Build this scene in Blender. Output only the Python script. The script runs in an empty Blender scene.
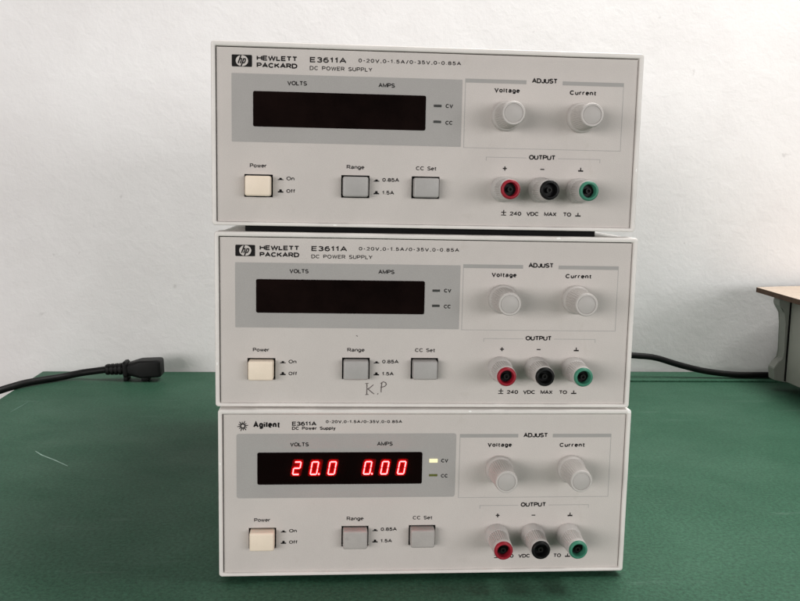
import bpy, bmesh, math, random
from mathutils import Vector, Matrix
random.seed(7)
S = 0.001            # everything below is written in millimetres
Z0 = 3.0             # height of the stack's lowest edge over the table top
scene = bpy.context.scene
COL = scene.collection

# ------------------------------------------------------------------ materials
def nt(name):
    m = bpy.data.materials.new(name); m.use_nodes = True
    t = m.node_tree; b = t.nodes['Principled BSDF']
    return m, t, b

def paint(name, col, rough=0.5, spec=0.4, var=0.06, vscale=40.0, bump=0.0, bscale=1500.0, speck=0.0, dirt=None):
    """a surface with a little colour mottling, roughness change and a fine bump"""
    m, t, b = nt(name)
    tc = t.nodes.new('ShaderNodeTexCoord')
    n = t.nodes.new('ShaderNodeTexNoise'); n.inputs['Scale'].default_value = vscale; n.inputs['Detail'].default_value = 6
    n.inputs['Roughness'].default_value = 0.65
    t.links.new(tc.outputs['Object'], n.inputs['Vector'])
    r = t.nodes.new('ShaderNodeMapRange'); r.inputs['From Min'].default_value = .3; r.inputs['From Max'].default_value = .7
    r.inputs['To Min'].default_value = 1 - var; r.inputs['To Max'].default_value = 1 + var
    t.links.new(n.outputs['Fac'], r.inputs['Value'])
    mul = t.nodes.new('ShaderNodeVectorMath'); mul.operation = 'SCALE'
    mul.inputs[0].default_value = col; t.links.new(r.outputs['Result'], mul.inputs['Scale'])
    out = mul.outputs['Vector']
    if speck:
        n2 = t.nodes.new('ShaderNodeTexNoise'); n2.inputs['Scale'].default_value = bscale; n2.inputs['Detail'].default_value = 3
        t.links.new(tc.outputs['Object'], n2.inputs['Vector'])
        r2 = t.nodes.new('ShaderNodeMapRange'); r2.inputs['From Min'].default_value = .3; r2.inputs['From Max'].default_value = .7
        r2.inputs['To Min'].default_value = 1 - speck; r2.inputs['To Max'].default_value = 1 + speck
        t.links.new(n2.outputs['Fac'], r2.inputs['Value'])
        mul2 = t.nodes.new('ShaderNodeVectorMath'); mul2.operation = 'SCALE'
        t.links.new(out, mul2.inputs[0]); t.links.new(r2.outputs['Result'], mul2.inputs['Scale'])
        out = mul2.outputs['Vector']
    if dirt:
        nd = t.nodes.new('ShaderNodeTexNoise'); nd.inputs['Scale'].default_value = dirt[0]; nd.inputs['Detail'].default_value = 9
        nd.inputs['Roughness'].default_value = .75; nd.inputs['Distortion'].default_value = .6
        t.links.new(tc.outputs['Object'], nd.inputs['Vector'])
        rd = t.nodes.new('ShaderNodeMapRange'); rd.inputs['From Min'].default_value = dirt[1]; rd.inputs['From Max'].default_value = dirt[1] + .1
        rd.inputs['To Max'].default_value = dirt[2]
        t.links.new(nd.outputs['Fac'], rd.inputs['Value'])
        mx = t.nodes.new('ShaderNodeMix'); mx.data_type = 'RGBA'
        t.links.new(rd.outputs['Result'], mx.inputs[0]); t.links.new(out, mx.inputs[6]); mx.inputs[7].default_value = (*dirt[3], 1)
        out = mx.outputs[2]
    t.links.new(out, b.inputs['Base Color'])
    b.inputs['Roughness'].default_value = rough
    b.inputs['Specular IOR Level'].default_value = spec
    if bump:
        n3 = t.nodes.new('ShaderNodeTexNoise'); n3.inputs['Scale'].default_value = bscale; n3.inputs['Detail'].default_value = 2
        t.links.new(tc.outputs['Object'], n3.inputs['Vector'])
        bp = t.nodes.new('ShaderNodeBump'); bp.inputs['Strength'].default_value = bump; bp.inputs['Distance'].default_value = 0.0004
        t.links.new(n3.outputs['Fac'], bp.inputs['Height']); t.links.new(bp.outputs['Normal'], b.inputs['Normal'])
    return m

def glow(name, col, strength):
    m, t, b = nt(name)
    b.inputs['Base Color'].default_value = (.05, .05, .05, 1)
    b.inputs['Emission Color'].default_value = (*col, 1); b.inputs['Emission Strength'].default_value = strength
    return m

M = {}
M['panel'] = paint('panel_paint', (.55, .51, .48), .55, .3, .035, 30, .25, 2600, .05, (48, .60, .3, (.44, .40, .35)))
M['bezel'] = paint('bezel_plastic', (.72, .685, .65), .42, .4, .04, 60, .15, 2600, .03, (80, .68, .4, (.5, .45, .4)))
M['case'] = paint('case_paint', (.72, .695, .665), .14, .6, .04, 25, .03, 2200)
M['grey'] = paint('grey_print', (.36, .345, .33), .55, .3, .03, 40, .25, 2600, .05)
M['barline'] = paint('grey_line_print', (.335, .325, .31), .55, .3, .05)
M['thinline'] = paint('thin_line_print', (.38, .365, .35), .55, .3, .05)
M['ink'] = paint('black_ink', (.010, .009, .009), .6, .12, .1, 300)
M['fineink'] = paint('fine_black_ink', (.026, .023, .022), .6, .12, .1, 300)
M['marker'] = paint('marker_ink', (.11, .09, .085), .6, .2, .4, 500)
M['window'] = paint('dark_display_plastic', (.0055, .0026, .0022), .14, .11, .55, 38)
M['redwindow'] = paint('dark_red_display_plastic', (.0035, .0009, .0010), .16, .10, .2, 60)
M['haloplate'] = paint('red_halo_plate', (.055, .0010, .0014), .3, .1, .1)  # red chosen to show as a halo round the lit digits
M['slot'] = paint('black_slot', (.008, .008, .008), .6, .2, .1)
M['cream'] = paint('cream_plastic', (.80, .685, .555), .4, .4, .04, 90, .1, 2500, .02)
M['greybtn'] = paint('grey_plastic', (.37, .355, .342), .42, .4, .05, 90, .1, 2500, .03)
M['wornbtn'] = paint('worn_grey_plastic', (.40, .375, .355), .5, .35, .06, 120, .1, 2500, .05, (130, .60, .6, (.27, .25, .24)))
M['knob'] = paint('knob_plastic', (.50, .47, .445), .5, .4, .04, 90, .1, 2500, .03)
M['knobcap'] = paint('knob_cap_plastic', (.43, .405, .385), .45, .3, .04, 90)
M['post'] = paint('post_plastic', (.52, .495, .475), .45, .45, .05, 90, .05, 2500)
M['red'] = paint('red_plastic', (.28, .012, .024), .4, .3, .08, 200)
M['black'] = paint('black_plastic', (.006, .006, .006), .4, .2, .1, 200)
M['green'] = paint('green_plastic', (.045, .20, .13), .42, .3, .08, 200)
M['socket'] = paint('dark_socket', (.004, .004, .004), .4, .2, .1)
M['metal'] = paint('socket_metal', (.009, .009, .008), .4, .2, .1)
M['rubber'] = paint('black_rubber', (.004, .0038, .0038), .7, .1, .2, 200, .3, 900)
M['lampoff'] = paint('dark_lamp_plastic', (.035, .036, .033), .4, .4, .1)
M['lampolive'] = paint('olive_lamp_plastic', (.10, .11, .02), .4, .4, .1)
M['lampon'] = glow('lit_lamp', (1.0, .90, .50), 1.05)
M['digit'] = glow('lit_digit', (1.0, .021, .022), 34)
M['cable'] = paint('cable_rubber', (.005, .005, .005), .5, .2, .15, 120, .1, 1200)
M['fadedscratch'] = paint('faded_scratch_mark', (.085, .165, .125), .6, .2, .3, 200)
M['scratch'] = paint('scratch_mark', (.24, .36, .30), .6, .3, .2, 200)
M['chip'] = paint('bare_chip', (.9, .89, .86), .4, .4, .05)
M['tan'] = paint('tan_board', (.50, .41, .335), .65, .25, .08, 25, .3, 400, .08)
M['brown'] = paint('brown_board_edge', (.085, .048, .030), .7, .2, .25, 120, .4, 700)
M['boxgrey'] = paint('grey_case_paint', (.34, .335, .30), .5, .35, .05, 20, .15, 1800, .05)
M['boxframe'] = paint('grey_frame_plastic', (.22, .225, .20), .5, .35, .06, 40, .15, 1800, .05)

def mat_table():
    m, t, b = nt('green_vinyl')
    tc = t.nodes.new('ShaderNodeTexCoord')
    def noise(sc, det, ro=.6, dist=0):
        n = t.nodes.new('ShaderNodeTexNoise'); n.inputs['Scale'].default_value = sc; n.inputs['Detail'].default_value = det
        n.inputs['Roughness'].default_value = ro; n.inputs['Distortion'].default_value = dist
        t.links.new(tc.outputs['Object'], n.inputs['Vector']); return n
    def rng(n, a, c, lo, hi):
        r = t.nodes.new('ShaderNodeMapRange'); r.inputs['From Min'].default_value = a; r.inputs['From Max'].default_value = c
        r.inputs['To Min'].default_value = lo; r.inputs['To Max'].default_value = hi
        t.links.new(n.outputs['Fac'], r.inputs['Value']); return r
    big = rng(noise(9, 8, .62, .4), .35, .68, 0, 1)
    mx = t.nodes.new('ShaderNodeMix'); mx.data_type = 'RGBA'
    mx.inputs[6].default_value = (.027, .084, .050, 1); mx.inputs[7].default_value = (.041, .108, .068, 1)
    t.links.new(big.outputs['Result'], mx.inputs[0])
    fine = rng(noise(460, 6, .8), .32, .68, .5, 1.5)
    sc = t.nodes.new('ShaderNodeVectorMath'); sc.operation = 'SCALE'
    t.links.new(mx.outputs[2], sc.inputs[0]); t.links.new(fine.outputs['Result'], sc.inputs['Scale'])
    # scuffs: long thin pale rub marks
    mp = t.nodes.new('ShaderNodeMapping'); mp.inputs['Scale'].default_value = (5, 30, 5); mp.inputs['Rotation'].default_value = (0, 0, .5)
    t.links.new(tc.outputs['Object'], mp.inputs['Vector'])
    ns = t.nodes.new('ShaderNodeTexNoise'); ns.inputs['Scale'].default_value = 2.2; ns.inputs['Detail'].default_value = 8; ns.inputs['Roughness'].default_value = .7
    t.links.new(mp.outputs['Vector'], ns.inputs['Vector'])
    rs = rng(ns, .60, .74, 0, .38)
    m2 = t.nodes.new('ShaderNodeMix'); m2.data_type = 'RGBA'; m2.inputs[7].default_value = (.14, .21, .17, 1)
    t.links.new(rs.outputs['Result'], m2.inputs[0]); t.links.new(sc.outputs['Vector'], m2.inputs[6])
    t.links.new(m2.outputs[2], b.inputs['Base Color'])
    rr = rng(noise(14, 6), .3, .7, .5, .65)
    t.links.new(rr.outputs['Result'], b.inputs['Roughness'])
    b.inputs['Specular IOR Level'].default_value = .12
    bp = t.nodes.new('ShaderNodeBump'); bp.inputs['Strength'].default_value = .35; bp.inputs['Distance'].default_value = .0005
    hn = noise(480, 4, .7)
    t.links.new(hn.outputs['Fac'], bp.inputs['Height']); t.links.new(bp.outputs['Normal'], b.inputs['Normal'])
    return m
M['table'] = mat_table()

def mat_wall():
    m, t, b = nt('painted_plaster')
    tc = t.nodes.new('ShaderNodeTexCoord')
    def noise(sc, det, ro=.6, dist=0):
        n = t.nodes.new('ShaderNodeTexNoise'); n.inputs['Scale'].default_value = sc; n.inputs['Detail'].default_value = det
        n.inputs['Roughness'].default_value = ro; n.inputs['Distortion'].default_value = dist
        t.links.new(tc.outputs['Object'], n.inputs['Vector']); return n
    mx = t.nodes.new('ShaderNodeMix'); mx.data_type = 'RGBA'
    mx.inputs[6].default_value = (.77, .75, .742, 1); mx.inputs[7].default_value = (.83, .815, .808, 1)
    r = t.nodes.new('ShaderNodeMapRange'); r.inputs['From Min'].default_value = .35; r.inputs['From Max'].default_value = .65
    t.links.new(noise(7, 9, .65, .3).outputs['Fac'], r.inputs['Value']); t.links.new(r.outputs['Result'], mx.inputs[0])
    # small dark pits and specks
    v = noise(75, 3, .5)
    rp = t.nodes.new('ShaderNodeMapRange'); rp.inputs['From Min'].default_value = .73; rp.inputs['From Max'].default_value = .78; rp.inputs['To Max'].default_value = .28
    t.links.new(v.outputs['Fac'], rp.inputs['Value'])
    m2 = t.nodes.new('ShaderNodeMix'); m2.data_type = 'RGBA'; m2.inputs[7].default_value = (.36, .34, .32, 1)
    t.links.new(rp.outputs['Result'], m2.inputs[0]); t.links.new(mx.outputs[2], m2.inputs[6])
    t.links.new(m2.outputs[2], b.inputs['Base Color'])
    b.inputs['Roughness'].default_value = .62; b.inputs['Specular IOR Level'].default_value = .25
    add = t.nodes.new('ShaderNodeMath'); add.operation = 'MULTIPLY_ADD'; add.inputs[1].default_value = .35
    t.links.new(noise(330, 4, .6).outputs['Fac'], add.inputs[0]); t.links.new(noise(60, 5, .55, .5).outputs['Fac'], add.inputs[2])
    bp = t.nodes.new('ShaderNodeBump'); bp.inputs['Strength'].default_value = .16; bp.inputs['Distance'].default_value = .0035
    t.links.new(add.outputs['Value'], bp.inputs['Height']); t.links.new(bp.outputs['Normal'], b.inputs['Normal'])
    return m
M['wall'] = mat_wall()

# ------------------------------------------------------------------ mesh helpers
def finish(name, bm, mats, parent=None, smooth=False, angle=35):
    bmesh.ops.recalc_face_normals(bm, faces=bm.faces[:])
    bmesh.ops.scale(bm, vec=(S, S, S), verts=bm.verts[:])
    me = bpy.data.meshes.new(name); bm.to_mesh(me); bm.free()
    for mm in (mats if isinstance(mats, (list, tuple)) else [mats]): me.materials.append(mm)
    if smooth:
        for p in me.polygons: p.use_smooth = True
        me.set_sharp_from_angle(angle=math.radians(angle))
    return link(name, me, parent)

def link(name, me, parent=None):
    o = bpy.data.objects.new(name, me); COL.objects.link(o)
    if parent: o.parent = parent
    return o

def empty(name, loc, rz, label, cat, group=None):
    o = bpy.data.objects.new(name, None); COL.objects.link(o)
    o.empty_display_size = .03
    o.location = Vector(loc) * S; o.rotation_euler = (0, 0, rz)
    tag(o, label, cat, group); return o

def tag(o, label, cat, group=None):
    o['label'] = label; o['category'] = cat
    if group: o['group'] = group

def box(bm, x0, x1, y0, y1, z0, z1, bev=0, seg=2, mi=0):
    r = bmesh.ops.create_cube(bm, size=1)
    vs = r['verts']
    for v in vs:
        v.co = Vector(((x0 + x1) / 2 + v.co.x * (x1 - x0), (y0 + y1) / 2 + v.co.y * (y1 - y0), (z0 + z1) / 2 + v.co.z * (z1 - z0)))
    fs = {f for v in vs for f in v.link_faces}
    for f in fs: f.material_index = mi
    if bev:
        es = list({e for v in vs for e in v.link_edges})
        bmesh.ops.bevel(bm, geom=es, offset=bev, segments=seg, affect='EDGES', profile=.5)

def rrect(x0, x1, z0, z1, r, n=4):
    pts = []
    for cx, cz, a in ((x1 - r, z0 + r, -90), (x1 - r, z1 - r, 0), (x0 + r, z1 - r, 90), (x0 + r, z0 + r, 180)):
        for i in range(n + 1):
            t = math.radians(a + 90 * i / n)
            pts.append((cx + r * math.cos(t), cz + r * math.sin(t)))
    return pts

def sheet(bm, pts, y, mi=0):
    """flat polygon in the xz plane facing the viewer (printing)"""
    f = bm.faces.new([bm.verts.new((x, y, z)) for x, z in pts]); f.material_index = mi; return f

def prism(bm, pts, y0, y1, mi=0):
    a = [bm.verts.new((x, y0, z)) for x, z in pts]; b = [bm.verts.new((x, y1, z)) for x, z in pts]
    n = len(pts)
    fs = [bm.faces.new(a), bm.faces.new(b[::-1])]
    for i in range(n): fs.append(bm.faces.new((a[i], b[i], b[(i + 1) % n], a[(i + 1) % n])))
    for f in fs: f.material_index = mi

def lathe(bm, prof, cx, cz, n=48, flute=None, mi=0, cap0=True, cap1=True):
    """profile of (y, r); flute(y) -> groove depth"""
    rings = []
    for y, r in prof:
        ring = []
        for i in range(n):
            t = 2 * math.pi * i / n
            rr = r
            if flute and i % 2: rr = r - flute(y)
            ring.append(bm.verts.new((cx + rr * math.cos(t), y, cz + rr * math.sin(t))))
        rings.append(ring)
    for a, b in zip(rings, rings[1:]):
        for i in range(n):
            f = bm.faces.new((a[i], a[(i + 1) % n], b[(i + 1) % n], b[i])); f.material_index = mi
    if cap0: bm.faces.new(rings[0]).material_index = mi
    if cap1: bm.faces.new(rings[-1]).material_index = mi

def catmull(pts, sub=10):
    P = [Vector(p) for p in pts]; P = [P[0] * 2 - P[1]] + P + [P[-1] * 2 - P[-2]]
    out = []
    for i in range(1, len(P) - 2):
        for k in range(sub):
            t = k / sub; a, b, c, d = P[i - 1:i + 3]
            out.append(.5 * ((2 * b) + (c - a) * t + (2 * a - 5 * b + 4 * c - d) * t * t + (3 * b - a - 3 * c + d) * t ** 3))
    out.append(P[-2]); return out

def tube(bm, pts, r, n=14):
    rings = []
    for i, p in enumerate(pts):
        d = (pts[min(i + 1, len(pts) - 1)] - pts[max(i - 1, 0)]).normalized()
        u = d.cross(Vector((0, 0, 1))).normalized(); w = u.cross(d)
        rr = r[i] if isinstance(r, (list, tuple)) else r
        rings.append([bm.verts.new(p + u * rr * math.cos(2 * math.pi * k / n) + w * rr * math.sin(2 * math.pi * k / n)) for k in range(n)])
    for a, b in zip(rings, rings[1:]):
        for k in range(n): bm.faces.new((a[k], a[(k + 1) % n], b[(k + 1) % n], b[k]))
    bm.faces.new(rings[0]); bm.faces.new(rings[-1])

# ---- lettering: a stroke alphabet, cap height 1, drawn as ribbons of ink
def arc(cx, cz, rx, rz, a0, a1, n=9):
    return [(cx + rx * math.cos(math.radians(a0 + (a1 - a0) * i / n)), cz + rz * math.sin(math.radians(a0 + (a1 - a0) * i / n))) for i in range(n + 1)]
def ring(cx, cz, rx, rz): return arc(cx, cz, rx, rz, 90, 450, 18)
PB = [(0, 0), (0, 1), (.38, 1)] + arc(.38, .73, .28, .27, 80, -80) + [(.38, .46), (0, .46)]
ALPHABET = {
 'A': (.8, [[(0, 0), (.4, 1), (.8, 0)], [(.14, .33), (.66, .33)]]), 'C': (.78, [arc(.4, .5, .4, .5, 42, 318, 14)]),
 'D': (.74, [[(.3, 0), (0, 0), (0, 1), (.3, 1)] + arc(.34, .5, .4, .5, 85, -85, 12) + [(.3, 0)]]),
 'E': (.62, [[(.62, 1), (0, 1), (0, 0), (.62, 0)], [(0, .52), (.55, .52)]]), 'H': (.7, [[(0, 0), (0, 1)], [(.7, 0), (.7, 1)], [(0, .52), (.7, .52)]]),
 'J': (.5, [[(.5, 1), (.5, .28)] + arc(.25, .27, .25, .27, 0, -180)]), 'K': (.7, [[(0, 0), (0, 1)], [(.68, 1), (.02, .38)], [(.25, .58), (.7, 0)]]),
 'L': (.54, [[(0, 1), (0, 0), (.54, 0)]]), 'M': (.86, [[(0, 0), (0, 1), (.43, .12), (.86, 1), (.86, 0)]]),
 'O': (.84, [ring(.42, .5, .42, .5)]), 'P': (.66, [PB]), 'R': (.7, [PB, [(.36, .46), (.7, 0)]]),
 'S': (.66, [arc(.33, .75, .30, .25, 25, 265, 10) + arc(.33, .25, .33, .25, 85, -155, 10)]),
 'T': (.66, [[(0, 1), (.66, 1)], [(.33, 1), (.33, 0)]]), 'U': (.7, [[(0, 1), (0, .32)] + arc(.35, .3, .35, .3, 180, 360, 10) + [(.7, 1)]]),
 'V': (.74, [[(0, 1), (.37, 0), (.74, 1)]]), 'W': (1.06, [[(0, 1), (.26, 0), (.53, .95), (.8, 0), (1.06, 1)]]),
 'X': (.7, [[(0, 1), (.7, 0)], [(.7, 1), (0, 0)]]), 'Y': (.72, [[(0, 1), (.36, .45), (.72, 1)], [(.36, .45), (.36, 0)]]),
 '0': (.6, [ring(.3, .5, .3, .5)]), '1': (.34, [[(.02, .76), (.24, 1), (.24, 0)]]),
 '2': (.58, [arc(.29, .71, .28, .29, 165, -25) + [(0, 0), (.58, 0)]]), '3': (.58, [arc(.28, .76, .26, .24, 155, -80) + arc(.28, .26, .3, .26, 80, -155)]),
 '4': (.6, [[(.44, 0), (.44, 1), (0, .3), (.6, .3)]]), '5': (.58, [[(.53, 1), (.1, 1), (.05, .5)] + arc(.28, .33, .3, .33, 125, -150, 11)]),
 '6': (.58, [ring(.29, .31, .29, .31), arc(.36, .45, .36, .55, 65, 180)]), '8': (.58, [ring(.29, .76, .25, .24), ring(.29, .26, .29, .26)]),
 '.': (.12, [[(.06, 0), (.06, .14)]]), ',': (.14, [[(.08, .14), (.08, 0), (.02, -.14)]]), '-': (.34, [[(.02, .45), (.32, .45)]]), '/': (.4, [[(0, -.05), (.4, 1.05)]]), ' ': (.42, []),
 'a': (.54, [arc(.26, .5, .23, .22, 165, 15) + [(.5, .1), (.54, 0)], [(.49, .4), (.2, .38)] + arc(.2, .19, .2, .19, 100, 270) + [(.35, .03), (.49, .17)]]), 'e': (.54, [[(.03, .38), (.53, .38)] + arc(.27, .36, .27, .36, 8, 310, 12)]),
 'g': (.52, [ring(.25, .36, .25, .36), [(.52, .72), (.52, -.08)] + arc(.27, -.08, .25, .2, 0, -160)]),
 'i': (.06, [[(.03, 0), (.03, .72)], [(.03, .88), (.03, 1.02)]]), 'l': (.06, [[(.03, 0), (.03, 1)]]),
 'n': (.5, [[(0, 0), (0, .72)], [(0, .42)] + arc(.25, .45, .25, .27, 175, 0) + [(.5, 0)]]), 'o': (.56, [ring(.28, .36, .28, .36)]),
 'p': (.54, [[(0, .72), (0, -.28)], ring(.28, .36, .27, .36)]), 'r': (.34, [[(0, 0), (0, .72)], [(0, .42)] + arc(.26, .42, .25, .3, 170, 70)]),
 't': (.36, [[(.14, .95), (.14, .16)] + arc(.28, .16, .14, .15, 185, 290), [(0, .72), (.36, .72)]]),
 'u': (.5, [[(0, .72), (0, .26)] + arc(.25, .26, .25, .26, 185, 350) + [(.5, .3)], [(.5, .72), (.5, 0)]]),
 'f': (.36, [arc(.32, .82, .18, .18, 80, 175) + [(.14, 0)], [(0, .7), (.34, .7)]]), 'w': (.76, [[(0, .72), (.19, 0), (.38, .7), (.57, 0), (.76, .72)]]),
 'y': (.52, [[(0, .72), (.27, .04)], [(.52, .72), (.2, -.24), (.02, -.26)]]),
}
def ribbon(bm, pts, w, y, mi=0, closed=False, wob=0):
    L = [Vector(p) for p in pts]
    L = [p for i, p in enumerate(L) if i == 0 or (p - L[i - 1]).length > 1e-4]
    closed = (L[0] - L[-1]).length < 1e-3
    if closed: L = L[:-1]
    n = len(L); A = []; B = []
    for i, p in enumerate(L):
        d0 = (p - L[i - 1]).normalized() if (i or closed) else None
        d1 = (L[(i + 1) % n] - p).normalized() if (i < n - 1 or closed) else None
        d0 = d0 or d1; d1 = d1 or d0
        n0 = Vector((-d0.y, d0.x)); n1 = Vector((-d1.y, d1.x)); m = n0 + n1
        m = n0 if m.length < .2 else m.normalized()
        k = w / 2 / max(m.dot(n0), .5) * (1 + wob * (random.random() - .5))
        A.append(bm.verts.new((p.x + m.x * k, y, p.y + m.y * k))); B.append(bm.verts.new((p.x - m.x * k, y, p.y - m.y * k)))
    for i in range(n if closed else n - 1):
        j = (i + 1) % n
        bm.faces.new((A[i], A[j], B[j], B[i])).material_index = mi
def text(bm, s, x0, x1, z, cap, y, w=.22, space=1.0, mi=0):
    gap = .24 * space
    tot = sum(ALPHABET[c][0] for c in s) + gap * (len(s) - 1)
    kx = (x1 - x0 - w) / tot; x = x0 + w / 2; kz = cap - w; q = 0
    for c in s:
        wd, st = ALPHABET[c]
        for pl in st:
            ribbon(bm, [(x + px * kx, z + w / 2 + pz * kz) for px, pz in pl], w, y - .004 * (q % 5), mi); q += 1
        x += (wd + gap) * kx
def stroke(bm, pts, w, y, mi=0): ribbon(bm, pts, w, y, mi, wob=.45)

def rect(bm, x0, x1, z0, z1, y, mi=0): sheet(bm, ((x0, z0), (x1, z0), (x1, z1), (x0, z1)), y, mi)

# ------------------------------------------------------------------ the power supply
W, H, D = 212.3, 88.1, 318.0
PY = 1.3                                  # depth of the panel behind the bezel's lip
OFF = Vector((-W / 2, -D / 2, 0))         # unit coordinates start at the front lower left; the Empty stands at the base's centre
MESH = {}
def part(name, bm, mats, parent, smooth=False, angle=35):
    bmesh.ops.translate(bm, vec=OFF, verts=bm.verts[:])
    return finish(name, bm, mats, parent, smooth, angle)

KNOBS = ((143.85, 56.1), (181.75, 56.2)); POSTS = ((143.65, 20.2), (162.75, 20.25), (181.95, 20.15))
SEG = {'a': (0, 1), 'b': 0, }
def digit(bm, ch, x, z, w, h, dot, y):
    on = {'0': 'abcdef', '2': 'abged'}[ch]; t = .56; g = .07; sh = .17
    def q(pts): prism(bm, [(x + px + (pz) * sh, z + pz) for px, pz in pts], y, y + .32)
    hh = h / 2
    def hor(zc): q(((t * .5 + g, zc), (t + g, zc - t / 2), (w - t - g, zc - t / 2), (w - t * .5 - g, zc), (w - t - g, zc + t / 2), (t + g, zc + t / 2)))
    def ver(xc, z0, z1): q(((xc, z0 + t * .5 + g), (xc + t / 2, z0 + t + g), (xc + t / 2, z1 - t - g), (xc, z1 - t * .5 - g), (xc - t / 2, z1 - t - g), (xc - t / 2, z0 + t + g)))
    c0 = t / 2; c1 = w - t / 2
    if 'a' in on: hor(h - t / 2)
    if 'g' in on: hor(hh)
    if 'd' in on: hor(t / 2)
    if 'f' in on: ver(c0, hh - t / 2, h)
    if 'b' in on: ver(c1, hh - t / 2, h)
    if 'e' in on: ver(c0, 0, hh + t / 2)
    if 'c' in on: ver(c1, 0, hh + t / 2)
    if dot: prism(bm, [(x + w + .95 + .40 * math.cos(k * math.pi / 5), z + .42 + .42 * math.sin(k * math.pi / 5)) for k in range(10)], y, y + .32)

def power_supply(loc, rz, kind, label, dx, dz):
    """kind: 'old' has the square badge heading, 'new' the starburst heading with the display lit"""
    new = kind == 'new'
    root = empty('power_supply', loc, rz, label, 'power supply', 'bench power supplies in the stack')
    # place so that the front lower left corner stays where it was measured
    c, s = math.cos(rz), math.sin(rz)
    root.location = Vector((loc[0] + c * W / 2 - s * D / 2, loc[1] + s * W / 2 + c * D / 2, loc[2])) * S
    # --- case
    bm = bmesh.new(); box(bm, .5, W - .5, 11.4, D, .5, H - .4, 1.6, 3)
    case = part('case', bm, M['case'], root, True)
    for x in (.42, W - .42):
        bm = bmesh.new()
        for k in range(14):
            yy = 190 + k * 7; bm.faces.new([bm.verts.new((x, p, q)) for p, q in ((yy, 26), (yy + 3, 26), (yy + 3, 62), (yy, 62))])
        part('vent_slots', bm, M['slot'], case)
    # --- bezel: a frame with rounded outer edge
    bm = bmesh.new()
    o = rrect(0, W, 0, H, 1.5, 5); o2 = rrect(.5, W - .5, .5, H - .5, 1.2, 5)
    ix0, ix1, iz0, iz1 = 2.0, W - 2.15, 1.75, H - 2.3
    i1 = rrect(ix0 - .3, ix1 + .3, iz0 - .3, iz1 + .3, .7, 5); i2 = rrect(ix0, ix1, iz0, iz1, .5, 5)
    loops = [[bm.verts.new((x, y, z)) for x, z in P] for P, y in ((o, 11.2), (o, .55), (rrect(.18, W - .18, .18, H - .18, 1.4, 5), .15), (o2, 0), (i1, 0), (i2, .3), (i2, 4.5))]
    n = len(o)
    for a, b in zip(loops, loops[1:]):
        for k in range(n): bm.faces.new((a[k], a[(k + 1) % n], b[(k + 1) % n], b[k]))
    part('bezel', bm, M['bezel'], root, True, 50)
    # --- panel with three button openings
    px0, px1, pz0, pz1 = ix0 + .55, ix1 - .5, iz0 + .12, iz1 - .5
    holes = [(15.0 + dx, 29.0 + dx, 14.5 + dz, 25.6 + dz), (62.5 + dx, 76.5 + dx, 15.0 + dz, 26.1 + dz), (97.4 + dx, 111.4 + dx, 15.3 + dz, 26.2 + dz)]
    xs = sorted({px0, px1, *[h[0] for h in holes], *[h[1] for h in holes]}); zs = sorted({pz0, pz1, *[h[2] for h in holes], *[h[3] for h in holes]})
    bm = bmesh.new()
    V = {(i, j): bm.verts.new((x, PY, z)) for i, x in enumerate(xs) for j, z in enumerate(zs)}
    for i in range(len(xs) - 1):
        for j in range(len(zs) - 1):
            cx, cz = (xs[i] + xs[i + 1]) / 2, (zs[j] + zs[j + 1]) / 2
            if any(h[0] < cx < h[1] and h[2] < cz < h[3] for h in holes): continue
            bm.faces.new((V[i, j], V[i + 1, j], V[i + 1, j + 1], V[i, j + 1]))
    for e in [e for e in bm.edges if len(e.link_faces) == 1]:
        a, b = e.verts
        bm.faces.new((a, b, bm.verts.new(b.co + Vector((0, 3, 0))), bm.verts.new(a.co + Vector((0, 3, 0)))))
    front = part('front_panel', bm, M['panel'], root)
    # dark tray behind the panel, closes the openings and the seam round the panel
    bm = bmesh.new(); box(bm, ix0 - .5, ix1 + .5, 4.6, 6, iz0 - .5, iz1 + .5)
    part('chassis', bm, M['slot'], root)
    # --- grey display area with window
    G = (9.0, 121.0, 41.4, 75.3) if new else (9.95, 122.3, 40.3, 72.9)
    if not new: G = (9.95 + dx - .8, 122.3 + dx - .8, 40.3 + dz + .8, 72.9 + dz + .8)
    bm = bmesh.new(); sheet(bm, rrect(*G, 1.3 if new else .35), PY - .06)
    part('display_surround', bm, M['grey'], root)
    bm = bmesh.new(); wx0, wx1, wz0, wz1 = 19.45 + dx, 103.6 + dx, 48.6 + dz, 65.5 + dz
    prism(bm, rrect(wx0, wx1, wz0, wz1, .9), PY - .45, PY - .01)
    es = [e for e in bm.edges if abs(e.verts[0].co.y - (PY - .45)) < 1e-5 and abs(e.verts[1].co.y - (PY - .45)) < 1e-5]
    bmesh.ops.bevel(bm, geom=es, offset=.2, segments=2, affect='EDGES')
    win = part('display_window', bm, M['redwindow'] if new else M['window'], root)
    if new:
        for ch, x, dot in (('2', 37.0, 0), ('0', 45.9, 1), ('0', 54.9, 0), ('0', 73.0, 1), ('0', 81.8, 0), ('0', 90.5, 0)):
            bm = bmesh.new(); prism(bm, [(px + (pz - 54.0) * .17, pz) for px, pz in rrect(x - .95, x + 3.75 + (1.9 if dot else .95), 53.0, 62.1, 1.1)], PY - .62, PY - .46)
            part('digit_halo_plate', bm, M['haloplate'], win)  # plate added behind each digit to give it a red halo
            bm = bmesh.new(); digit(bm, ch, x, 54.0, 3.75, 7.1, dot, PY - 1.4)
            part('digit', bm, M['digit'], win)
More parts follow.
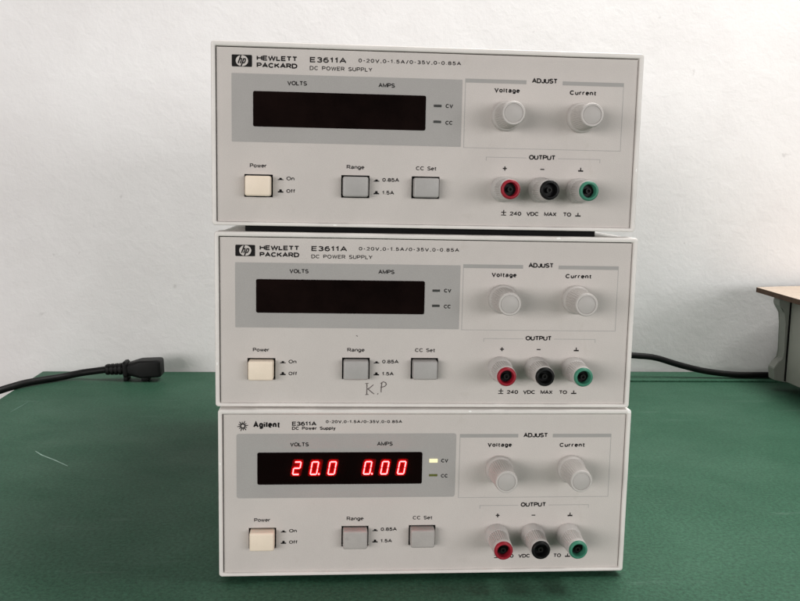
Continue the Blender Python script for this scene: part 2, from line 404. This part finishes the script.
    for nm, zz, mt in (('cv', 59.85, M['lampon'] if new else M['lampoff']), ('cc', 52.15, M['lampolive'] if new else M['lampoff'])):
        bm = bmesh.new()
        x0, x1 = (107.3, 111.6) if new else (107.55, 111.35)
        h = 1.95 if (new and nm == 'cv') else 1.2
        box(bm, x0 + dx, x1 + dx, PY - .35, PY - .02, zz + dz + (.3 if h < 1.5 else 0), zz + dz + h + (.3 if h < 1.5 else 0), .1, 1)
        l = part('indicator_lamp', bm, mt, root)
        if new: l['label'] = 'lit pale yellow indicator lamp' if nm == 'cv' else 'unlit olive indicator lamp'
    # --- buttons
    for k, h in enumerate(holes):
        bm = bmesh.new()
        box(bm, h[0] + .75, h[1] - .75, PY - 5.6, PY + 2.6, h[2] + .6, h[3] - .75, 1.05, 4)
        # dished face
        o_ = part('push_button', bm, M['cream'] if k == 0 else (M['wornbtn'] if new else M['greybtn']), root, True, 60)
        o_['label'] = ('cream push button', 'grey push button under the word Range', 'grey push button under the words CC Set')[k]
    # --- knobs
    for kx, kz in KNOBS:
        kx += dx * .3
        bm = bmesh.new()
        fl = lambda y: .0 if (y > PY - 3.6 or y < PY - 18.4) else .26
        lathe(bm, [(PY - .02, 7.35), (PY - 2.4, 7.3), (PY - 3.1, 6.9), (PY - 3.5, 6.45), (PY - 4.2, 6.4), (PY - 11, 6.1), (PY - 18.3, 5.8), (PY - 19.6, 5.65), (PY - 20.2, 5.3), (PY - 20.2, 4.5), (PY - 19.75, 4.4)], kx, kz, 72, fl)
        kn = part('knob', bm, M['knob'], root, True, 30)
        bm = bmesh.new(); lathe(bm, [(PY - 19.6, 4.38), (PY - 19.95, 4.35), (PY - 20.05, 4.1)], kx, kz, 32)
        part('knob_cap', bm, M['knobcap'], kn, True)
    # --- binding posts
    for (kx, kz), cm, cn in zip(POSTS, ('red', 'black', 'green'), ('red', 'black', 'green')):
        kx += dx * .3
        bm = bmesh.new()
        fl = lambda y: .42 if PY - 16.5 < y < PY - 6.3 else 0
        lathe(bm, [(PY - .02, 6.3), (PY - 3.4, 6.25), (PY - 4.3, 5.9), (PY - 6.2, 5.65), (PY - 6.5, 5.55), (PY - 11, 5.3), (PY - 16.4, 5.05), (PY - 16.7, 5.05), (PY - 18.9, 4.95), (PY - 19.1, 4.72)], kx, kz, 64, fl, 0, True, False)
        po = part('binding_post', bm, M['post'], root, True, 28); po['label'] = 'pale binding post with a %s end' % cn
        bm = bmesh.new()
        lathe(bm, [(PY - 18.6, 4.75), (PY - 19.7, 4.75), (PY - 20.6, 4.25), (PY - 20.7, 4.0), (PY - 20.7, 3.5), (PY - 20.3, 3.2), (PY - 15.0, 3.1)], kx, kz, 40, None, 0, False, False)
        cap = part('end_cap', bm, M[cm], po, True, 40)
        bm = bmesh.new(); lathe(bm, [(PY - 16.6, 3.04), (PY - 15.2, 3.06)], kx, kz, 24)
        lathe(bm, [(PY - 17.4, 1.35), (PY - 19.2, 1.3), (PY - 19.2, .8), (PY - 17.6, .75)], kx, kz, 20, None, 1)
        part('socket', bm, [M['socket'], M['metal']], po, True, 40)
    # --- printing
    y = PY - .12
    a_ = dx; b_ = dz
    bm = bmesh.new()
    # frame round the two knobs
    t = .28
    x0, x1, zt, zb = 122.8 + a_, 202.6 + a_, (74.9 if new else 74.3) + b_, 41.0 + b_
    rect(bm, x0, 153.3 + a_, zt - 1.9, zt, PY - .05, 0); rect(bm, 171.5 + a_, x1, zt - 1.9, zt, PY - .05, 0)
    rect(bm, x0, x0 + t, zb, zt - 1.9, PY - .05, 1); rect(bm, x1 - t, x1, zb, zt - 1.9, PY - .05, 1); rect(bm, x0, x1, zb - t, zb, PY - .05, 1)
    part('adjust_frame', bm, [M['barline'], M['thinline']], root)
    bm = bmesh.new()
    for q in ((134.3, 154.8, 36.3, 36.6), (170.8, 192.4, 36.3, 36.6), (134.3, 134.6, 34.7, 36.3), (192.1, 192.4, 34.7, 36.3)):
        rect(bm, q[0] + a_, q[1] + a_, q[2] + b_, q[3] + b_, PY - .05)
    part('output_bracket', bm, M['thinline'], root)
    def cap_part(nm, bm, mt): part(nm, bm, M[mt], root)
    def T(s, x0, x1, z, cap, w=.26, mt='ink', **k):
        w *= 1.68; z -= .07; cap += .16
        bm = bmesh.new(); text(bm, s, x0 + a_, x1 + a_, z + b_, cap, y, w, **k); cap_part('caption', bm, mt)
    T('VOLTS', 35.9, 45.4, 68.7, 1.95); T('AMPS', 80.1, 88.2, 68.9, 1.95)
    T('CV', 113.4, 117.1, 59.9, 1.8); T('CC', 113.5, 117.2, 51.8, 1.8)
    T('ADJUST', 156.0, 168.9, 73.1, 2.25, .33); T('OUTPUT', 156.0, 169.5, 35.7, 2.25, .33)
    T('Voltage', 137.4, 150.1, 68.1, 2.1, .31, space=1.5); T('Current', 175.3, 188.8, 67.9, 2.1, .31, space=1.5)
    f = 'fineink'
    T('Power', 17.8, 26.0, 28.9, 1.8, .22, f); T('Range', 65.1, 73.8, 29.2, 1.8, .22, f); T('CC Set', 99.4, 109.7, 29.3, 1.8, .22, f)
    T('On', 35.6, 39.5, 23.0, 1.7, .22, f); T('Off', 35.6, 39.9, 16.9, 1.7, .22, f)
    T('0.85A', 82.8, 91.2, 23.3, 1.7, .24, f); T('1.5A', 82.8, 88.8, 17.0, 1.7, .24, f)
    def dome(x0, x1, z, h):
        bm = bmesh.new(); sheet(bm, [(x0 + a_, z + b_), (x1 + a_, z + b_), (x1 - .15 + a_, z + h * .4 + b_), (x1 - .75 + a_, z + h * .4 + b_), (x1 - .95 + a_, z + h + b_), (x0 + .95 + a_, z + h + b_), (x0 + .75 + a_, z + h * .4 + b_), (x0 + .15 + a_, z + h * .4 + b_)], y)
        cap_part('position_mark', bm, 'ink')
    dome(31.3, 34.2, 23.0, 1.1); dome(31.3, 34.2, 16.9, 1.6); dome(78.5, 81.4, 23.2, 1.1); dome(78.5, 81.4, 17.0, 1.6)
    # signs over the posts: plus, minus, earth
    def sign(*rects):
        bm = bmesh.new()
        for i, (p0, p1, q0, q1) in enumerate(rects): rect(bm, p0 + a_, p1 + a_, q0 + b_, q1 + b_, y - .004 * i)
        cap_part('polarity_sign', bm, 'fineink')
    sign((143.0, 145.0, 30.7, 31.3), (143.7, 144.3, 30.0, 32.0)); sign((162.0, 164.0, 30.7, 31.25))
    sign((181.3, 183.9, 30.2, 30.95), (182.35, 182.85, 30.8, 32.2))
    # the line under the posts
    sign((142.9, 145.5, 7.6, 8.05), (142.95, 145.45, 9.0, 9.45), (143.95, 144.45, 8.1, 10.4))
    T('240', 147.3, 153.2, 7.7, 1.9, .28, f); T('VDC', 155.8, 162.2, 7.7, 1.9, .28, f); T('MAX', 164.9, 171.2, 7.7, 1.9, .28, f); T('TO', 174.6, 178.8, 7.7, 1.9, .28, f)
    sign((180.9, 183.7, 7.7, 8.4), (182.05, 182.55, 8.3, 9.6))
    # --- heading
    bm = bmesh.new()
    if new:
        cx, cz = 12.2, 79.35
        for k in range(12):
            t0 = 2 * math.pi * k / 12 + .13; r1 = 2.75 if k % 2 == 0 else 2.3
            sheet(bm, [(cx + r * math.cos(t0 + d), cz + r * math.sin(t0 + d)) for r, d in ((1.0, -.27), (r1, -.07), (r1, .07), (1.0, .27))], y)
        for k in range(20):
            t0, t1 = 2 * math.pi * k / 20, 2 * math.pi * (k + 1) / 20
            sheet(bm, [(cx + r * math.cos(t), cz + r * math.sin(t)) for r, t in ((.8, t0), (1.28, t0), (1.28, t1), (.8, t1))], y - .03)
        part('brand_emblem', bm, M['ink'], root)
        def HD(nm, s, x0, x1, z, cap, w, **k):
            bm = bmesh.new(); text(bm, s, x0, x1, z, cap, y, w, **k); part(nm, bm, M['ink'], root)
        HD('brand_lettering', 'Agilent', 17.4, 31.0, 78.45, 3.2, .80, space=1.7)
        HD('model_lettering', 'E3611A', 36.9, 49.2, 79.4, 2.2, .48); HD('caption', 'DC Power Supply', 36.9, 58.9, 77.25, 1.75, .38, space=1.3)
        HD('rating_lettering', '0-20V,0-1.5A/0-35V,0-0.85A', 53.9, 92.8, 80.75, 1.55, .33, space=1.4)
    else:
        ex, ez = dx - .8, dz + .8
        bm = bmesh.new()
        sheet(bm, rrect(10.1 + ex, 19.8 + ex, 75.95 + ez, 81.6 + ez, .5), PY - .06, 0)
        cx, cz = 14.95 + ex, 78.78 + ez
        sheet(bm, [(cx + 2.95 * math.cos(2 * math.pi * k / 32), cz + 2.6 * math.sin(2 * math.pi * k / 32)) for k in range(32)], PY - .10, 1)
        # two slanted letters whose stems run out to the disc's rim
        sl = lambda pts: [(cx + px + pz * .36, cz + pz) for px, pz in pts]
        ribbon(bm, sl([(-1.35, -1.25), (-1.35, 2.65)]), .62, PY - .15); ribbon(bm, sl([(-1.3, .35), (-1.0, .95), (-.5, .95), (-.3, .5), (-.3, -1.25)]), .58, PY - .154)
        ribbon(bm, sl([(.55, 1.15), (.55, -2.65)]), .62, PY - .15); ribbon(bm, sl([(.6, .9), (1.3, .9), (1.6, .4), (1.6, -.6), (1.3, -1.05), (.6, -1.05)]), .58, PY - .154)
        part('brand_emblem', bm, [M['ink'], M['panel']], root)
        def HD(nm, s, x0, x1, z, cap, w, mt='fineink', **k):
            bm = bmesh.new(); text(bm, s, x0 + ex, x1 + ex, z + ez, cap, y, w, **k); part(nm, bm, M[mt], root)
        HD('brand_lettering', 'HEWLETT', 22.0, 41.5, 79.1, 2.4, .60, 'ink', space=1.1); HD('brand_lettering', 'PACKARD', 22.0, 41.5, 75.75, 2.4, .60, 'ink', space=1.1)
        HD('model_lettering', 'E3611A', 47.5, 65.2, 78.95, 2.6, .58, space=1.2)
        HD('caption', 'DC POWER SUPPLY', 47.5, 77.8, 75.35, 1.95, .34, space=1.3)
        HD('rating_lettering', '0-20V,0-1.5A/0-35V,0-0.85A', 71.0, 121.3, 79.65, 1.8, .35, space=1.6)
    return root

# measured poses of the three (front lower left corner and a small turn each)
TOPZ = 180.06
low = power_supply((0, 0, Z0), 0, 'new', 'lowest power supply, on the green table, its red display reading 20.0 and 0.00', 0, 0)
mid = power_supply((-1.48, 2.63, Z0 + 89.0), -.0112, 'old', 'middle power supply with a dark display and K.P handwritten under its grey button', .8, -.8)
top = power_supply((-2.58, 3.71, Z0 + TOPZ), -.0043, 'old', 'topmost power supply with a dark display, resting on a black pad', .5, -.5)
for a in ((20, 30), (W - 20, 30), (20, D - 30), (W - 20, D - 30)):
    bm = bmesh.new(); lathe(bm, [(-Z0, 6), (-.6, 7), (.7, 7)], 0, 0, 24)
    bmesh.ops.rotate(bm, cent=(0, 0, 0), matrix=Matrix.Rotation(math.pi / 2, 3, 'X'), verts=bm.verts[:])
    bmesh.ops.scale(bm, vec=(1, 1, 1), verts=bm.verts[:])
    zmin = min(v.co.z for v in bm.verts); bmesh.ops.translate(bm, vec=(a[0], a[1], -Z0 - zmin), verts=bm.verts[:])
    part('foot', bm, M['rubber'], low)
# handwriting on the middle one
bm = bmesh.new(); y = PY - .14
stroke(bm, [(76.0, 11.9), (76.1, 9.6), (76.0, 7.2), (76.1, 6.3)], .42, y); stroke(bm, [(79.4, 11.4), (77.6, 9.8), (76.3, 9.0)], .4, y - .02)
stroke(bm, [(76.5, 9.3), (78.0, 7.9), (79.8, 6.5)], .42, y - .03); stroke(bm, [(81.5, 6.7), (81.8, 6.5)], .7, y)
stroke(bm, [(83.6, 12.3), (83.4, 10.2), (83.3, 8.0), (83.4, 7.4)], .4, y)
stroke(bm, [(83.0, 12.0), (84.3, 12.9), (85.6, 12.5), (85.9, 11.5), (85.1, 10.5), (83.6, 10.1)], .38, y - .02)
stroke(bm, [(75.2, 12.0), (76.9, 12.1)], .3, y - .03); stroke(bm, [(75.3, 6.2), (77.0, 6.25)], .3, y - .03)
part('handwriting', bm, M['marker'], mid)
bm = bmesh.new(); stroke(bm, [(70.2, 36.6), (70.7, 36.5), (71.0, 36.2)], .4, PY - .1); part('scuff', bm, M['marker'], mid)
# small chips in the paint
def chip(parent, x, z, w, h):
    bm = bmesh.new()
    pts = [(x + w * math.cos(t) * (.7 + .5 * random.random()), z + h * math.sin(t) * (.7 + .5 * random.random())) for t in [k * math.pi / 4 for k in range(8)]]
    prism(bm, pts, -.12, .4); part('paint_chip', bm, M['chip'], parent)
chip(low, 1.0, 60, .3, .7); chip(mid, 1.0, 22, .3, .9); chip(top, W - 1.0, 31, .3, .8); chip(top, 60, .9, 1.1, .35); chip(low, W - 1.3, H - 1.1, 1.2, 1.0); chip(low, 127.5, H - .9, .8, .5); chip(mid, 171.5, H - .8, 1.2, .6)

# ------------------------------------------------------------------ pad between the upper two
bm = bmesh.new(); box(bm, 13.2, 190.2, 6.5, 285, Z0 + 89.0 + H + .0, Z0 + TOPZ + .02 + .4, .3, 1)
pad = finish('rubber_pad', bm, M['rubber']); tag(pad, 'thin black pad sandwiched between the top and middle power supplies', 'pad')

# ------------------------------------------------------------------ table, wall
tb = empty('table', (250, 100, 0), 0, 'green covered table carrying the stack of power supplies', 'table')
def tpart(name, bm, m, **k):
    bmesh.ops.translate(bm, vec=(-250, -100, 0), verts=bm.verts[:]); return finish(name, bm, m, tb, **k)
bm = bmesh.new(); box(bm, -252, 960, -420, 508.5, -32, 0, 1.2, 3); tpart('table_top', bm, M['table'], smooth=True)
bm = bmesh.new(); box(bm, 225, 900, 463.5, 507.5, -.5, 2.0, .7, 2); tpart('raised_strip', bm, M['table'], smooth=True)
for pts in (((-166, 225), (-158, 215), (-145, 203), (-131.5, 189)), ((-225, 339), (-223.5, 356), (-222, 375)),):
    bm = bmesh.new(); L = [Vector((*p, 0)) for p in pts]; A = []; B = []
    for i, p in enumerate(L):
        d = (L[min(i + 1, len(L) - 1)] - L[max(i - 1, 0)]).normalized(); w = .6 if 0 < i < len(L) - 1 else .35
        A.append(bm.verts.new((p.x - d.y * w, p.y + d.x * w, .06))); B.append(bm.verts.new((p.x + d.y * w, p.y - d.x * w, .06)))
    for i in range(len(L) - 1): bm.faces.new((A[i], A[i + 1], B[i + 1], B[i]))
    tpart('scratch', bm, M['scratch' if len(pts) > 3 else 'fadedscratch'])
for x, yy in ((-215, -380), (920, -380), (-215, 470), (920, 470)):
    bm = bmesh.new(); box(bm, x - 20, x + 20, yy - 20, yy + 20, -740, -32.2, 2, 2); tpart('leg', bm, M['boxgrey'])

bm = bmesh.new(); box(bm, -2600, 3000, 511, 560, -742, 2300)
wall = finish('wall', bm, M['wall']); wall['kind'] = 'structure'
bm = bmesh.new(); box(bm, -2600, 3000, -2600, 511, -760, -742)
fl = finish('floor', bm, paint('floor_screed', (.30, .29, .27), .6, .3, .1, 6)); fl['kind'] = 'structure'

# ------------------------------------------------------------------ cord with its connector at the left
cord = empty('mains_lead', (-130, 467, 0), 0, 'black mains cord lying over the table corner with its socket plug loose', 'power cord')
def cpart(name, bm, m, parent=cord, **k):
    bmesh.ops.translate(bm, vec=(130, -467, 0), verts=bm.verts[:]); return finish(name, bm, m, parent, **k)
bm = bmesh.new()
pts = [(-174, 467.2, 11.0), (-186, 468, 9.2), (-201, 470, 6.6), (-219, 462, 4.0), (-240, 442, 3.8), (-252, 425, 3.2), (-270, 402, -1.5), (-300, 370, -20), (-330, 335, -70), (-345, 310, -200), (-350, 300, -420), (-348, 295, -700)]
tube(bm, catmull(pts, 8), 3.5); cpart('cable', bm, M['cable'], smooth=True)
# connector body: sections along its axis, each a rounded box
ax0 = Vector((-176, 467, 11.0)); ax1 = Vector((-115.8, 467, 14.0)); du = (ax1 - ax0).normalized(); dw = Vector((0, 0, 1)) - du * du.z; dw.normalize(); dv = dw.cross(du)
def sections(bm, secs, n=6):
    rings = []
    for t, hw, hh, r in secs:
        p = ax0 + du * t; rings.append([bm.verts.new(p + dv * x + dw * z) for x, z in rrect(-hw, hw, -hh, hh, r, n)])
    m = len(rings[0])
    for a, b in zip(rings, rings[1:]):
        for k in range(m): bm.faces.new((a[k], a[(k + 1) % m], b[(k + 1) % m], b[k]))
    bm.faces.new(rings[0]); bm.faces.new(rings[-1])
bm = bmesh.new()
sections(bm, [(22, 7, 5.8, 4), (25, 8, 6.4, 4), (30, 9.5, 7.6, 4), (35, 10.6, 8.7, 3.5), (37, 10.8, 9.0, 2.5), (55, 10.8, 8.9, 2.5), (57.2, 10.5, 8.6, 2.5), (58.2, 9.5, 7.6, 2.5)])
body = cpart('connector_body', bm, M['cable'], smooth=True, angle=40)
bm = bmesh.new(); sec = [(1, 4.6, 4.6, 4.2), (1.6, 5.2, 5.0, 4.2)]
for k in range(4):
    t = 2.2 + k * 4.2; sec += [(t, 5.8, 5.3 + .15 * k, 4.2), (t + 2.6, 5.9, 5.4 + .15 * k, 4.2), (t + 2.9, 5.0, 4.6, 4), (t + 3.9, 5.0, 4.6, 4)]
sec += [(19.6, 6.6, 5.9, 4.2), (22.2, 8.6, 6.3, 4.2)]
sections(bm, sec); cpart('strain_relief', bm, M['cable'], smooth=True, angle=40)
bm = bmesh.new()       # grip collar with small lugs above and below
sections(bm, [(19.6, 7.6, 7.2, 3), (20.3, 8.4, 8.3, 3), (23.0, 8.6, 8.5, 3), (24.2, 8.2, 7.2, 3)]); cpart('grip_collar', bm, M['cable'], smooth=True, angle=40)
for t0, z0, z1, w in ((20.3, 0.3, 7.5, 4.4), (38.0, .3, 6.8, 7.5)):
    p = ax0 + du * t0; bm = bmesh.new(); box(bm, p.x, p.x + w, 459.5, 474.5, z0, z1, .8, 2); cpart('lug', bm, M['cable'], smooth=True)

# ------------------------------------------------------------------ cable at the right: out of the middle supply's back, along the wall
bm = bmesh.new()
pts = [(150, 322, Z0 + 135), (152, 352, Z0 + 134), (175, 410, Z0 + 110), (250, 458, Z0 + 52), (330, 474, Z0 + 28), (382, 475, Z0 + 24), (408, 475, Z0 + 21.5), (436, 475, Z0 + 13.6), (465, 475, Z0 + 6.9), (499, 475, Z0 + 3.0), (528, 475, Z0 + 2.7), (560, 477, Z0 + 2.6), (640, 480, Z0 + 2.6), (760, 482, Z0 + 2.6)]
tube(bm, catmull(pts, 10), 3.3); c2 = finish('mains_cable', bm, M['cable'], smooth=True)
tag(c2, 'black cable drooping from behind the stack towards the grey instrument', 'cable')

# ------------------------------------------------------------------ instrument case at the right edge, with a board lying on it
inst = empty('instrument_case', (640, 270, 0), 0, 'grey metal instrument case cut off by the right edge of the photo', 'instrument')
def ipart(name, bm, m, **k):
    bmesh.ops.translate(bm, vec=(-640, -270, 0), verts=bm.verts[:]); return finish(name, bm, m, inst, **k)
bz0, bz1 = Z0 + 7, Z0 + 94.5
bm = bmesh.new(); box(bm, 528.5, 745, 130, 423, bz0, bz1, 1.2, 2); ipart('case', bm, M['boxgrey'], smooth=True)
bm = bmesh.new()                          # rear frame: its edge runs out into a lug at top and bottom
prof = [(530, bz0 - 1), (517.5, bz0 + 1.5), (516, bz0 + 14), (520, bz0 + 20.5), (525, bz0 + 24), (526, bz0 + 32), (524.5, bz1 - 27), (523.5, bz1 - 16), (518.5, bz1 - 10), (516.5, bz1 - 6), (516.5, bz1 - 1), (530, bz1 + .2), (745.5, bz1 + .2), (745.5, bz0 - 1)]
prism(bm, prof, 423.3, 437); es = [e for e in bm.edges]; bmesh.ops.bevel(bm, geom=es, offset=.7, segments=2, affect='EDGES'); ipart('rear_frame', bm, M['boxframe'], smooth=True, angle=30)
bm = bmesh.new(); box(bm, 527.4, 745, 421.6, 423.6, bz0 + .5, bz1 - .5); ipart('gasket', bm, M['rubber'])
bm = bmesh.new(); box(bm, 530, 743, 122, 129.8, bz0 + 1, bz1 - 1, 1.5, 2); ipart('front_panel', bm, M['boxframe'], smooth=True)
for x, yy in ((548, 400), (725, 400), (548, 150), (725, 150)):
    bm = bmesh.new(); box(bm, x - 8, x + 8, yy - 8, yy + 8, 0, bz0 + .3, 1, 2); ipart('foot', bm, M['rubber'])
# board
bm = bmesh.new()
out = [(516, 474), (545, 484), (590, 495), (660, 500), (760, 500), (765, 100), (484, 96), (490, 160), (499, 260), (505, 340), (509, 395), (513, 440)]
za, zb = bz1 + .4, bz1 + 5.6
a = [bm.verts.new((x, y, za)) for x, y in out]; b = [bm.verts.new((x, y, zb)) for x, y in out]
f = bm.faces.new(b); f.material_index = 0; bm.faces.new(a).material_index = 1
for i in range(len(out)): bm.faces.new((a[i], a[(i + 1) % len(out)], b[(i + 1) % len(out)], b[i])).material_index = 1
board = finish('board', bm, [M['tan'], M['brown']]); tag(board, 'tan board with a dark brown edge lying on the grey instrument', 'board')

# ------------------------------------------------------------------ camera (solved from the photograph)
cam = bpy.data.cameras.new('camera'); co = bpy.data.objects.new('camera', cam); COL.objects.link(co)
R = Matrix(((0.9968740629710717, -0.0764575426331068, 0.019908459258673884), (0.009732212514402695, -0.13123031947301775, -0.9913041346078327), (0.07840527160288475, 0.9883991336628722, -0.13007600070482458)))
rot = Matrix((R[0], -R[1], -R[2])).transposed().to_4x4()
rot.translation = Vector((56.39978, -428.06996, 200.43612 + Z0)) * S
co.matrix_world = rot
cam.sensor_width = 36; cam.lens = 36 * 865.7726 / 800; cam.clip_start = .01; cam.clip_end = 50
scene.camera = co

# ------------------------------------------------------------------ light: a ceiling lamp, two added front fills and the room's soft light
w = bpy.data.worlds.new('World'); scene.world = w; w.use_nodes = True
bg = w.node_tree.nodes['Background']; bg.inputs['Color'].default_value = (1.0, .97, .95, 1); bg.inputs['Strength'].default_value = .12
def area(name, loc, target, sx, sy, power, col):
    l = bpy.data.lights.new(name, 'AREA'); l.shape = 'RECTANGLE'; l.size = sx; l.size_y = sy; l.energy = power; l.color = col
    o = bpy.data.objects.new(name, l); COL.objects.link(o); o.location = loc
    o.rotation_euler = (Vector(target) - Vector(loc)).to_track_quat('-Z', 'Y').to_euler(); return o
area('ceiling_lamp', (.58, .24, 1.35), (.45, .15, 0), 1.0, .3, 24, (1, .99, .965))
area('front_left_fill', (-1.45, -1.9, .40), (.15, .3, .2), 1.7, .7, 33, (1, .965, .95))  # added fill from the front left, brightens the faces and the wall
area('front_right_fill', (1.4, -1.8, .42), (.15, .2, .2), 1.6, .7, 20, (1, .985, .985))  # added fill from the front right, evens out the shadows of the knobs

vs = scene.view_settings; scene.display_settings.display_device = 'sRGB'
vs.view_transform = 'Standard'; vs.look = 'None'; vs.exposure = .10; vs.gamma = 1; vs.use_curve_mapping = False
scene.cycles.max_bounces = 10
